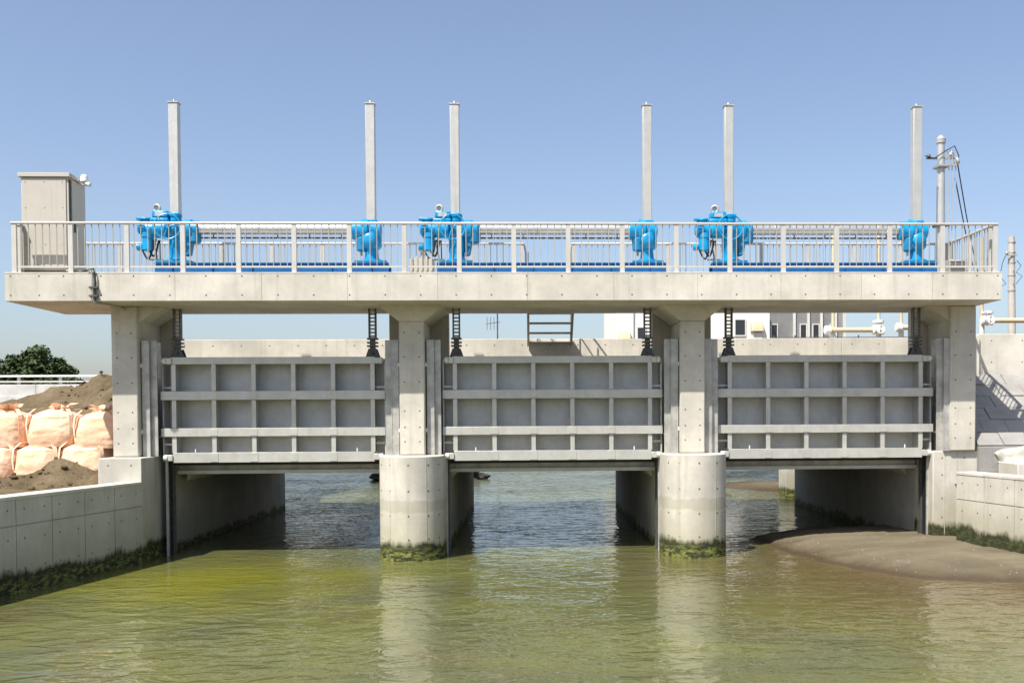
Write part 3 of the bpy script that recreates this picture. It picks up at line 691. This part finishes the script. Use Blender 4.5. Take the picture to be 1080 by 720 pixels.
# ------------------------------------------------------------------ control cabinet and small deck equipment
K = empty('control_cabinet', (-10.55, 23.4, DZ1), 'tall beige control cabinet on the left end of the deck', 'cabinet')
cx0, cx1, cy0, cy1, cz0, cz1 = -11.05, -10.03, 22.98, 23.82, DZ1 + .12, 8.47
MB().box(cx0 - .02, cx1 + .02, cy0 + .02, cy1 - .02, DZ1 - .018, cz0 - .002).build('plinth', 'dark_steel', K)
MB().box(cx0, cx1, cy0, cy1, cz0, cz1).build('body', 'cabinet_side', K, bevel=.008)
MB().box(cx0 + .02, cx1 - .05, cy0 - .022, cy0 - .002, cz0 + .04, cz1 - .03).build('front_panel', 'cabinet_paint', K, bevel=.006)
MB().box(cx1 + .002, cx1 + .02, cy0 + .12, cy1 - .04, cz0 + .04, cz1 - .04).build('side_door', 'cabinet_side', K, bevel=.006)
MB().box(cx1 + .003, cx1 + .016, cy0 + .01, cy0 + .075, cz0 + .04, cz1 - .04).build('door_seal', 'rubber', K)
MB().box(cx1 + .021, cx1 + .05, cy0 + .2, cy0 + .24, 7.3, 7.5).build('handle', 'dark_steel', K)
rf = MB().prism([(cx0 - .05, cy0 - .06, cz1 + .002), (cx0 - .05, cy1 + .06, cz1 + .002), (cx0 - .05, cy1 + .06, cz1 + .05), (cx0 - .05, cy0 - .06, cz1 + .09)], (cx1 - cx0 + .1, 0, 0)).build('roof', 'cabinet_paint', K, bevel=.006)
holes([(x, cy0 - .022, z) for x in (cx0 + .1, (cx0 + cx1) / 2, cx1 - .12) for z in (8.36, 7.8, 7.0)], (0, -1, 0), 'screws', K, .012)
SN = empty('cctv_camera', (-9.95, 23.5, 8.5), 'small white CCTV camera on the side of the beige cabinet', 'security camera')  # white CCTV camera on the cabinet side, gives no light
MB().box(-10.005, -9.86, 23.42, 23.52, 8.44, 8.48).box(-9.93, -9.86, 23.42, 23.52, 8.40, 8.44).build('bracket', 'trim_pale', SN, bevel=.005)
MB().lathe((-9.89, 23.46, 8.48), (0, 0, 1), [(.08, 0), (.085, .03), (.075, .05), (.075, .10), (.06, .14), (.03, .16)], 20).build('camera_dome', 'white_paint', SN)
MB().lathe((-9.85, 23.44, 8.44), (.8, -.2, -.3), [(.035, 0), (.045, .06), (.05, .12)], 14).build('nozzle', 'trim_pale', SN)
CO = empty('conduit', (-9.3, 22.47, 6), 'dark cable conduit bent over the front edge of the deck', 'conduit')
MB().tube([(-10.0, 22.75, 6.40), (-9.6, 22.6, 6.36), (-9.36, 22.46, 6.36), (-9.33, 22.45, 6.25), (-9.33, 22.45, 5.75), (-9.3, 22.47, 5.68), (-9.2, 22.9, 5.68), (-9.1, 23.4, 5.67), (-8.98, 23.55, 5.60), (-8.98, 23.56, 5.2)], .022).build('pipe', 'guide_steel', CO)
MB().tube([(-10.0, 22.72, 6.37), (-9.62, 22.55, 6.35), (-9.30, 22.44, 6.40), (-9.27, 22.45, 6.25), (-9.27, 22.45, 5.72)], .016).build('cable', 'rubber', CO)
for z in (6.0, 5.82): MB().box(-9.40, -9.22, 22.42, 22.497, z - .02, z + .02).build('clip', 'dark_steel', CO)
# slatted plank stack behind the rail
JB = empty('terminal_box', (-2.3, 23.3, DZ1), 'low beige ribbed box on the deck under the middle motor hoist', 'box')
MB().box(-2.62, -2.1, 23.15, 23.45, DZ1 - .018, 6.72).build('body', 'cabinet_paint', JB, bevel=.01)
for x in np.linspace(-2.58, -2.14, 5): MB().box(x - .02, x + .02, 23.12, 23.148, DZ1 - .01, 6.78).build('rib', 'cabinet_paint', JB)
VB = empty('vent_box', (10.1, 24.3, DZ1), 'low grey louvred box at the right end of the deck', 'box')
MB().box(9.95, 10.35, 23.9, 24.3, DZ1 - .018, 6.82).build('body', 'guide_steel', VB, bevel=.01)
for z in np.linspace(6.45, 6.76, 5): MB().box(9.98, 10.32, 23.88, 23.898, z - .015, z + .015).build('slat', 'dark_steel', VB)

# white service pole at the right end of the deck
PO = empty('service_pole', (10.16, 24.9, DZ1), 'white steel service pole with brackets at the right end of the deck', 'pole')
px_, py_ = 10.16, 24.92
MB().lathe((px_, py_, DZ1 - .018), (0, 0, 1), [(.2, 0), (.2, .03), (.115, .04), (.09, 3.5), (.115, 3.51), (.115, 3.58), (.12, 3.6), (.06, 3.68), (.03, 3.7)], 24).build('shaft', 'pole_steel', PO)
MB().box(px_ - .14, px_ + .14, py_ - .15, py_ + .15, 9.20, 9.25).box(px_ - .13, px_ + .34, py_ - .16, py_ - .12, 9.22, 9.27).build('upper_band', 'guide_steel', PO)
MB().box(px_ - .16, px_ + .36, py_ - .16, py_ - .12, 7.78, 7.82).box(px_ - .15, px_ + .15, py_ - .15, py_ + .15, 7.77, 7.83).build('lower_band', 'dark_steel', PO)
for dx in (.16, .24, .33):
    MB().tube([(px_ + dx, py_ - .1, DZ1), (px_ + dx, py_ - .1, 9.5), (px_ + dx - .06, py_ - .1, 9.62)], .012).build('conduit_pipe', 'pole_steel', PO)
MB().box(px_ - .36, px_ - .1, py_ - .02, py_ + .02, 9.42, 9.46).lathe((px_ - .3, py_, 9.46), (0, 0, 1), [(.03, 0), (.05, .03), (.03, .08)], 10).build('side_arm', 'dark_steel', PO)
MB().box(px_ + .1, px_ + .42, py_ - .02, py_ + .02, 9.42, 9.46).lathe((px_ + .40, py_, 9.30), (0, 0, 1), [(.04, 0), (.07, .04), (.07, .1), (.03, .16)], 12).lathe((px_ + .26, py_, 9.46), (0, 0, 1), [(.04, 0), (.07, .05), (.05, .12), (.02, .16)], 12).build('insulator_arm', 'pole_steel', PO)
MB().tube([(px_ - .4, py_, 9.5), (px_ - .2, py_ - .1, 9.42), (px_ + .05, py_ - .15, 9.58), (px_ + .3, py_ - .1, 9.72), (px_ + .45, py_, 9.5), (px_ + .4, py_, 9.33)], .012, 6).build('jumper_wire', 'rubber', PO)
for j, (dx, xe) in enumerate(((.42, 15.13), (.36, 15.19))):
    pts = []
    for i in range(16):
        t = i / 15; pts.append((px_ + dx + (xe - px_) * t, py_ + 9.68 * t, 9.3 - .35 * j + (7.5 - 9.3) * t - .25 * sin(pi * t)))
    tag(MB().tube(pts, .016, 6).build('overhead_cable', 'rubber', org=pts[0]), ['upper dark cable sagging from the white service pole', 'lower dark cable sagging from the white service pole'][j], 'cable', 'cables from the service pole')

# ------------------------------------------------------------------ right bank: revetment slope, walls, covered heap
sx0, sx1 = 10.55, 19.0; sy0, sz0, sy1, sz1 = 23.6, 2.45, 25.85, 4.2
sl = V(0, sy1 - sy0, sz1 - sz0); SLn = sl.length; sl.normalize(); sn = V(0, -sl.z, sl.y)
RV = MB().prism([(sx0, sy0, 1.3), (sx0, sy0, sz0 - .05), (sx0, sy1, sz1 - .05), (sx0, sy1 + .2, sz1 - .05), (sx0, sy1 + .2, 1.3)], (sx1 - sx0, 0, 0)).build('revetment_slope', 'concrete_block', org=(sx0, sy0, 1.3)); tag(RV, kind='structure')
bw, bh = .62, SLn / 6
for r in range(6):
    for c_ in range(14):
        xx = sx0 + c_ * bw - (bw / 2 if r % 2 else 0); xa = max(xx, sx0); xb = min(xx + bw - .015, sx1)
        if xb - xa < .05: continue
        o_ = V(xa, sy0, sz0) + sl * (r * bh) + sn * (-.05 + random.uniform(-.012, .02))
        MB().obox(o_, (xb - xa, 0, 0), sl * (bh - .015), sn * .06).build('block', 'concrete_block', RV, smooth=False)
for r in range(1):                                               # stepped block wall at the toe
    for c_ in range(14):
        xx = sx0 + c_ * bw - (bw / 2 if r % 2 else 0); xa = max(xx, sx0); xb = min(xx + bw - .015, sx1)
        if xb - xa < .05: continue
        MB().box(xa, xb, sy0 - .06 - random.uniform(0, .03), sy0 + .01, 1.5 + r * .385, 1.5 + r * .385 + .37).build('block', 'concrete_block', RV, smooth=False)
RW = empty('side_parapet', (14, 25.9, 4.0), 'pale concrete parapet wall at the top of the right slope', 'parapet wall')
for a, b in ((10.75, 11.55), (11.56, 13.1), (13.11, 16), (16.01, 20)):
    MB().box(a, b, 25.9, 26.25, 3.9, 5.22).build('panel', 'concrete_pale', RW, bevel=.01)
MB().box(11.38, 11.54, 25.80, 25.897, 4.15, 5.2).build('pilaster', 'concrete_pale', RW, bevel=.01)
holes([(x, 25.9, z) for x in np.arange(11.9, 16, .8) for z in (5.05, 4.5)], (0, -1, 0), parent=RW)
def lump(c, rx, ry, rz, seed, f=1.6, amp=.16):
    def fn(u, v):
        t = 2 * pi * u; p = pi * (v - .5); d = V(cos(p) * cos(t), cos(p) * sin(t), sin(p))
        k_ = 1 + amp * noise.noise(d * f + V(seed, 0, 0)) * 2 + .05 * noise.noise(d * 6 + V(0, seed, 0))
        q = .9
        return (c[0] + rx * k_ * math.copysign(abs(d.x) ** q, d.x), c[1] + ry * k_ * math.copysign(abs(d.y) ** q, d.y), c[2] + max(-.02, rz * k_ * math.copysign(abs(d.z) ** q, d.z)))
    return MB().grid(fn, 48, 24)
tag(lump((12.3, 23.62, 2.06), 1.5, .5, .44, 3.1, 1.5, .14).build('covered_heap', 'tarp_white', org=(12.3, 23.62, 2.06)), 'pale sheet covered heap at the foot of the right slope', 'heap')
tag(MB().box(10.95, 16, 22.5, 23.45, 1.5, 2.06).build('concrete_step', 'concrete_pale', org=(12, 22.6, 1.5), bevel=.015), 'pale concrete step behind the right wing wall', 'step')

# upstream buttress seen through the right opening
tag(MB().box(9.86, 10.9, 38.9, 40, -1.6, 2.2).build('upstream_wall', 'concrete_wing', org=(10.4, 39, -1.6), bevel=.02), 'sunlit end of upstream wall seen under the right gate', 'retaining wall')
def rock(u, v):
    t = 2 * pi * u; p = pi * (v - .5); d = V(cos(p) * cos(t), cos(p) * sin(t), sin(p)); k_ = 1 + .5 * noise.noise(d * 1.7) + .2 * noise.noise(d * 5)
    return (-4.6 + 2.9 * k_ * d.x, 52 + 1.3 * k_ * d.y, .0 + .55 * k_ * d.z)
tag(MB().grid(rock, 40, 20).build('dark_rock', 'rock', org=(-4.6, 52, 0)), 'dark rock in the river seen under the middle gate', 'rock')

# ------------------------------------------------------------------ orange bulk bags on the left bank
def bag_body(seed, w=.56, h=1.0):
    def fn(u, v):
        t = 2 * pi * u; ct, st_ = cos(t), sin(t)
        q = .62
        if v < .08: r = w * (.72 + .28 * (v / .08) ** .5); z = .02 * h * v / .08
        elif v < .74:
            s_ = (v - .08) / .66; r = w * (1 + .10 * sin(pi * min(1, s_ * 1.05)) - .05 * s_); z = h * (.02 + .72 * s_)
        else:
            s_ = (v - .74) / .26; r = w * (.95 - .83 * s_ ** 1.15); z = h * (.74 + .17 * sin(s_ * pi / 2))
        dx = math.copysign(abs(ct) ** q, ct); dy = math.copysign(abs(st_) ** q, st_)
        fold = .035 * sin(7 * t + seed + 3 * v) * max(0, v - .5) * 2 + .02 * noise.noise(V(ct * 2, st_ * 2, v * 9 + seed)) + .03 * noise.noise(V(ct * 4 + seed, st_ * 4, v * 5)) + .012 * noise.noise(V(ct * 9, st_ * 9 + seed, v * 14))
        sag = .05 * noise.noise(V(ct, st_, v * 2 + seed))
        return (dx * r * (1 + fold + sag), dy * r * (1 + fold + sag), z * (1 + .05 * noise.noise(V(ct + seed, st_, 0))))
    return MB().grid(fn, 64, 48)
def bag_neck(seed, h=1.0):
    def fn(u, v):
        t = 2 * pi * u; r = (.10 + .15 * v ** 1.5) * (1 + .35 * sin(6 * t + seed) * v + .2 * sin(11 * t)); z = h * .87 + .02 + .13 * v + .05 * v * sin(3 * t + seed)
        return (r * cos(t) + .08 * v * cos(seed), r * sin(t) + .08 * v * sin(seed), z)
    return MB().grid(fn, 40, 6)
bags = []
bagspec = [(-12.78, 25.35, 1.70, 0), (-11.72, 25.25, 1.68, 1), (-10.64, 25.25, 1.70, 2), (-12.62, 25.45, 2.50, 3), (-11.42, 25.4, 2.50, 4), (-10.32, 25.35, 2.46, 5)]
blab = ['lower row, cut by the left frame edge', 'lower row, middle, behind the small dirt heap', 'lower row, nearest the concrete abutment',
        'upper row, cut by the left frame edge', 'upper row, middle of the stack', 'upper row, half shaded beside the column']
for (x, y, z, i) in bagspec:
    Bg = empty('bulk_bag', (x, y, z), 'orange woven bulk bag, ' + blab[i], 'bulk bag', 'stacked orange bulk bags')
    hh = 1.02 if i < 3 else 1.0; ww = .555 if i != 4 else .58
    def mv(mb): mb.v = [(a_ + x, b_ + y, c_ + z) for a_, b_, c_ in mb.v]; return mb
    mv(bag_body(i * 2.3, ww, hh)).build('body', 'bag_fabric', Bg)
    nk = mv(bag_neck(i * 1.7, hh)).build('neck', 'bag_strap', Bg)
    MB().torus((x, y, z + hh * .895), (0, 0, 1), .115, .018, 20, 6).build('tie', 'bag_strap', nk)
    for sx_ in (-1, 1):
        for sy_ in (-1, 1):
            bx, by = sx_ * ww * .86, sy_ * ww * .86
            pts = [(bx * 1.02, by * 1.02, hh * .30), (bx * 1.05, by * 1.05, hh * .55), (bx * 1.0, by * 1.0, hh * .78), (bx * .75, by * .75, hh * .93), (bx * .35 + .04 * sx_, by * .4, hh * (.94 + .04 * sin(i + sx_)))]
            m = MB(); P = [V(*p) + V(x, y, z) for p in pts]
            tg = V(-by, bx, 0).normalized() * .045; on = V(bx, by, 0).normalized() * .012
            vs = []
            for p in P: vs += [p - tg, p + tg, p + tg + on, p - tg + on]
            fs = [(j * 4 + k_, j * 4 + (k_ + 1) % 4, (j + 1) * 4 + (k_ + 1) % 4, (j + 1) * 4 + k_) for j in range(len(P) - 1) for k_ in range(4)] + [(3, 2, 1, 0), tuple(range(4 * len(P) - 4, 4 * len(P)))]
            m.add(vs, fs); m.build('strap', 'bag_strap', Bg)
# clods and stones on the dirt
m = MB()
for i in range(420):
    x = random.uniform(-14.5, -9.0); y = random.choice([random.uniform(23, 25.2), random.uniform(28.5, 34)])
    if y < 25.3 and x > -9.6: continue
    r = abs(random.gauss(0, .03)) + .012; z = hL(x, y)
    def fn(u, v, x=x, y=y, z=z, r=r, sd=i):
        t = 2 * pi * u; p = pi * (v - .5); k_ = 1 + .5 * noise.noise(V(cos(t) * 1.5 + sd, sin(t) * 1.5, p))
        return (x + r * k_ * cos(p) * cos(t), y + r * k_ * cos(p) * sin(t), z + r * .7 * k_ * sin(p))
    m.grid(fn, 7, 5)
tag(m.build('dirt_clods', 'dirt'), 'loose brown clods and stones over the left bank dirt', 'clods', kind='stuff')

# ------------------------------------------------------------------ far left road, guard rail and tree
RP = empty('road_barrier', (-24, 51, 3.8), 'pale concrete road barrier with metal rail at the far left', 'road barrier')
for i in range(8):
    MB().box(-44 + i * 4 + .01, -40 + i * 4 - .01, 51, 51.35, 3.2, 4.85).build('concrete_panel', 'concrete_road', RP, bevel=.02)
MB().box(-44, -12, 50.9, 51.45, 3.2, 4.25).build('footing', 'concrete_road', RP)
MB().box(-44, -12, 51.1, 51.2, 5.22, 5.32).build('upper_rail', 'white_paint', RP); MB().box(-44, -12, 51.1, 51.2, 4.96, 5.03).build('lower_rail', 'trim_pale', RP)
for i in range(16): MB().box(-43 + i * 2, -42.86 + i * 2, 51.22, 51.32, 4.85, 5.3).build('rail_post', 'trim_pale', RP)
tag(MB().grid(lambda u, v: (-60 + 48 * u, 51.3 + 8 * v, 4.0), 4, 2).build('road', 'asphalt'), kind='structure')
def tree(name, loc, label, rx, ry, rz, cz, n, seed, leaf=.16, group=None):
    rnd = random.Random(seed); T = empty(name, loc, label, 'tree', group); x0, y0, z0 = loc
    m = MB(); m.cyl((x0, y0, z0), (x0, y0, z0 + cz * .7), .28, .14, n=10)
    for a in range(6):
        t = 2 * pi * a / 6 + rnd.random(); m.cyl((x0, y0, z0 + cz * (.4 + .06 * a)), (x0 + cos(t) * rx * .6, y0 + sin(t) * ry * .6, z0 + cz + rz * .3 * rnd.random()), .10, .03, n=7)
    m.build('trunk', 'bark', T)
    cl = []
    while len(cl) < 90:
        p = V(rnd.uniform(-1, 1), rnd.uniform(-1, 1), rnd.uniform(-.9, 1))
        if p.length < 1 and p.length > .2: cl.append((p, rnd.uniform(.16, .34)))
    m = MB()
    for i in range(n):
        p, r = cl[rnd.randrange(len(cl))]; d = V(rnd.gauss(0, 1), rnd.gauss(0, 1), rnd.gauss(0, 1)).normalized() * r * rnd.random() ** .4
        q = p + d; c = V(x0 + q.x * rx, y0 + q.y * ry, z0 + cz + q.z * rz)
        u = V(rnd.gauss(0, 1), rnd.gauss(0, 1), rnd.gauss(0, .6)).normalized() * leaf * rnd.uniform(.6, 1.3); w = u.orthogonal().normalized() * leaf * .45
        m.add([c - u, c + w, c + u, c - w], [(0, 1, 2, 3)])
    m.build('crown', 'leaf', T, smooth=False, fix=False)
    return T
tree('evergreen_tree', (-30.9, 66, 3.8), 'dark rounded evergreen tree behind the far left barrier', 2.0, 2.2, 1.7, 2.1, 16000, 4)
tree('bush', (-34.3, 67, 3.8), 'sparse bush at the left frame edge behind the barrier', 1.5, 1.5, 1.3, 2.0, 1600, 9, .12)
tree('bush', (-27.6, 62, 3.7), 'low dark bush along the barrier right of the tree', 1.6, 1.0, .55, 1.35, 3500, 11, .12)

# ------------------------------------------------------------------ background on the right
WB = empty('white_building', (8.1, 50, 4), 'plain white building seen under the deck behind the right pier', 'building')
MB().box(4.33, 11.88, 50, 58, 2, 9.05).build('wall', 'wall_white', WB); MB().box(4.28, 11.9, 49.95, 58.05, 9.052, 9.2).build('roof', 'trim_pale', WB)
def window(par, x0, x1, y, z0, z1):
    w = MB().box(x0, x1, y - .02, y - .003, z0, z1).build('window', 'window_glass', par)
    MB().box(x0 - .05, x0, y - .05, y - .002, z0 - .05, z1 + .05).box(x1, x1 + .05, y - .05, y - .002, z0 - .05, z1 + .05).box(x0 + .001, x1 - .001, y - .05, y - .0025, z1, z1 + .05).box(x0 - .04, x1 + .04, y - .07, y - .0022, z0 - .06, z0 - .002).build('frame', 'trim_pale', w)
window(WB, 5.38, 5.75, 50, 6.85, 7.45); window(WB, 10.18, 10.66, 50, 7.08, 7.82); window(WB, 7.6, 8.1, 50, 7.08, 7.8)
def hood(par, x0, x1, z0, z1):
    MB().prism([(x0, 50 - .004, z0), (x0, 50 - .004, z1), (x0, 49.72, z1 - .04), (x0, 49.55, z0 + .05), (x0, 49.55, z0)], (x1 - x0, 0, 0)).build('vent_hood', 'beige_paint', par, bevel=.03)
hood(WB, 4.42, 5.0, 6.85, 7.3); hood(WB, 10.92, 11.5, 7.22, 7.75); MB().box(11.0, 11.45, 49.7, 49.996, 6.7, 7.2).build('vent_duct', 'trim_pale', WB)
for x in (5.15, 6.35, 8.8): MB().cyl((x, 49.93, 3), (x, 49.93, 9), .045, n=10).build('downpipe', 'trim_pale', WB)
GB = empty('grey_building', (13.8, 52, 4), 'dark grey shed with pale pilasters seen under the right gate deck', 'building')
MB().box(11.95, 16.25, 52, 60, 2, 9.0).build('wall', 'wall_grey', GB); MB().box(11.93, 16.3, 51.9, 60.1, 9.002, 9.15).build('roof', 'trim_pale', GB)
for x in (12.0, 13.62, 14.35, 15.02, 15.75, 16.2): MB().box(x - .06, x + .06, 51.9, 51.998, 2, 8.99).build('pilaster', 'trim_pale', GB)
for x in (12.45, 13.95, 14.6, 15.5): window(GB, x, x + .28, 52, 7.0, 7.75)
for x in np.arange(12.2, 16.1, .14): MB().box(x - .02, x + .02, 51.975, 51.999, 2, 6.9).build('wall_rib', 'wall_grey', GB)

# irrigation pipes with valves on the road side
def pipe_run(xa, xb, y, z, label, valves, posts):
    Pp = empty('valve_pipe', (xa, y, 4.05), label, 'pipe', 'beige water pipes by the road')
    MB().cyl((xa, y, z), (xb, y, z), .085, n=16).build('pipe', 'beige_paint', Pp)
    MB().lathe((xa - .12, y, z), (1, 0, 0), [(.12, 0), (.15, .03), (.15, .2), (.09, .24)], 16).build('end_flange', 'white_paint', Pp)
    for x in valves:
        v_ = MB().lathe((x - .2, y, z), (1, 0, 0), [(.11, 0), (.16, .03), (.16, .08), (.11, .11), (.18, .2), (.11, .29), (.16, .32), (.16, .37), (.11, .4)], 16).lathe((x, y, z + .1), (0, 0, 1), [(.14, 0), (.14, .12), (.19, .14), (.19, .2), (.05, .24)], 14).build('valve', 'white_paint', Pp)
        MB().torus((x, y - .28, z), (0, 1, 0), .13, .018, 20, 6).build('valve_wheel', 'white_paint', v_)
    for x in posts:
        MB().cyl((x, y + .1, 4.05), (x, y + .1, 9.2), .055, n=10).build('riser', 'beige_paint', Pp)
        MB().cyl((x, y + .1, 4.05), (x, y + .1, z - .1), .09, n=10).build('support', 'trim_pale', Pp)
pipe_run(10.05, 11.75, 34, 6.0, 'beige pipe with white valve left of the right abutment column', [11.75], [10.25, 11.8])
pipe_run(12.65, 13.5, 34.5, 6.12, 'short beige pipe end just left of the right abutment column', [], [12.75])
pipe_run(15.6, 22, 34.5, 6.35, 'beige pipe running off to the right frame edge', [15.7], [15.55])
FN = empty('road_fence', (12, 35.5, 4.05), 'thin dark road fence behind the beige pipes', 'fence')
for z in (5.55, 5.85): MB().box(8.5, 24, 35.5, 35.54, z, z + .03).build('rail', 'dark_steel', FN)
mf = MB().box(-.02, .02, -.02, .02, 0, 1.9).mesh('post', False, (0, 0, 0)); mf.materials.append(MATS['dark_steel'])
for x in np.arange(8.6, 24, .75): inst(mf, 'post', (x, 35.58, 4.05), FN)
UP = empty('utility_pole', (19.2, 40, 4), 'grey concrete utility pole at the right frame edge', 'utility pole')
MB().cyl((19.22, 40, 4), (19.15, 40, 10.15), .16, .125, n=18).build('shaft', 'pole_concrete', UP)
for z in (8.0, 8.6, 9.1, 9.5, 9.9): MB().cyl((19.17, 40, z), (19.17, 40, z + .05), .15, n=16).build('band', 'guide_steel', UP)
MB().box(18.85, 19.3, 39.83, 39.87, 9.38, 9.43).lathe((18.9, 39.85, 9.43), (0, 0, 1), [(.03, 0), (.06, .04), (.04, .12)], 10).build('cross_arm', 'guide_steel', UP)
MB().tube([(18.9, 39.85, 9.5), (18.75, 39.9, 9.1), (18.7, 40, 8.6), (18.95, 40, 8.3), (18.6, 40, 8.1), (17.6, 40, 8.1)], .014, 6).build('wire', 'dark_steel', UP)
MB().tube([(19.3, 39.85, 9.2), (19.5, 39.9, 9.0), (19.35, 40, 8.75), (19.6, 40, 8.6), (19.35, 40, 8.3)], .014, 6).build('wire', 'dark_steel', UP)
for z in (8.3, 8.8, 9.25): MB().cyl((19.17, 39.8, z), (19.17, 40.2, z), .018, n=6).build('step_bolt', 'guide_steel', UP)
AN = empty('tv_antenna', (-1.75, 60, 3), 'thin television antenna against the sky under the deck', 'antenna')
MB().cyl((-1.75, 60, 1.5), (-1.75, 60, 9.3), .04, n=8).build('mast', 'dark_steel', AN)
MB().cyl((-2.4, 60, 8.55), (-1.6, 60, 8.65), .02, n=6).build('boom', 'dark_steel', AN)
for x in (-2.35, -2.15, -1.95): MB().cyl((x, 60, 8.2), (x, 60, 8.95), .015, n=6).build('element', 'dark_steel', AN)
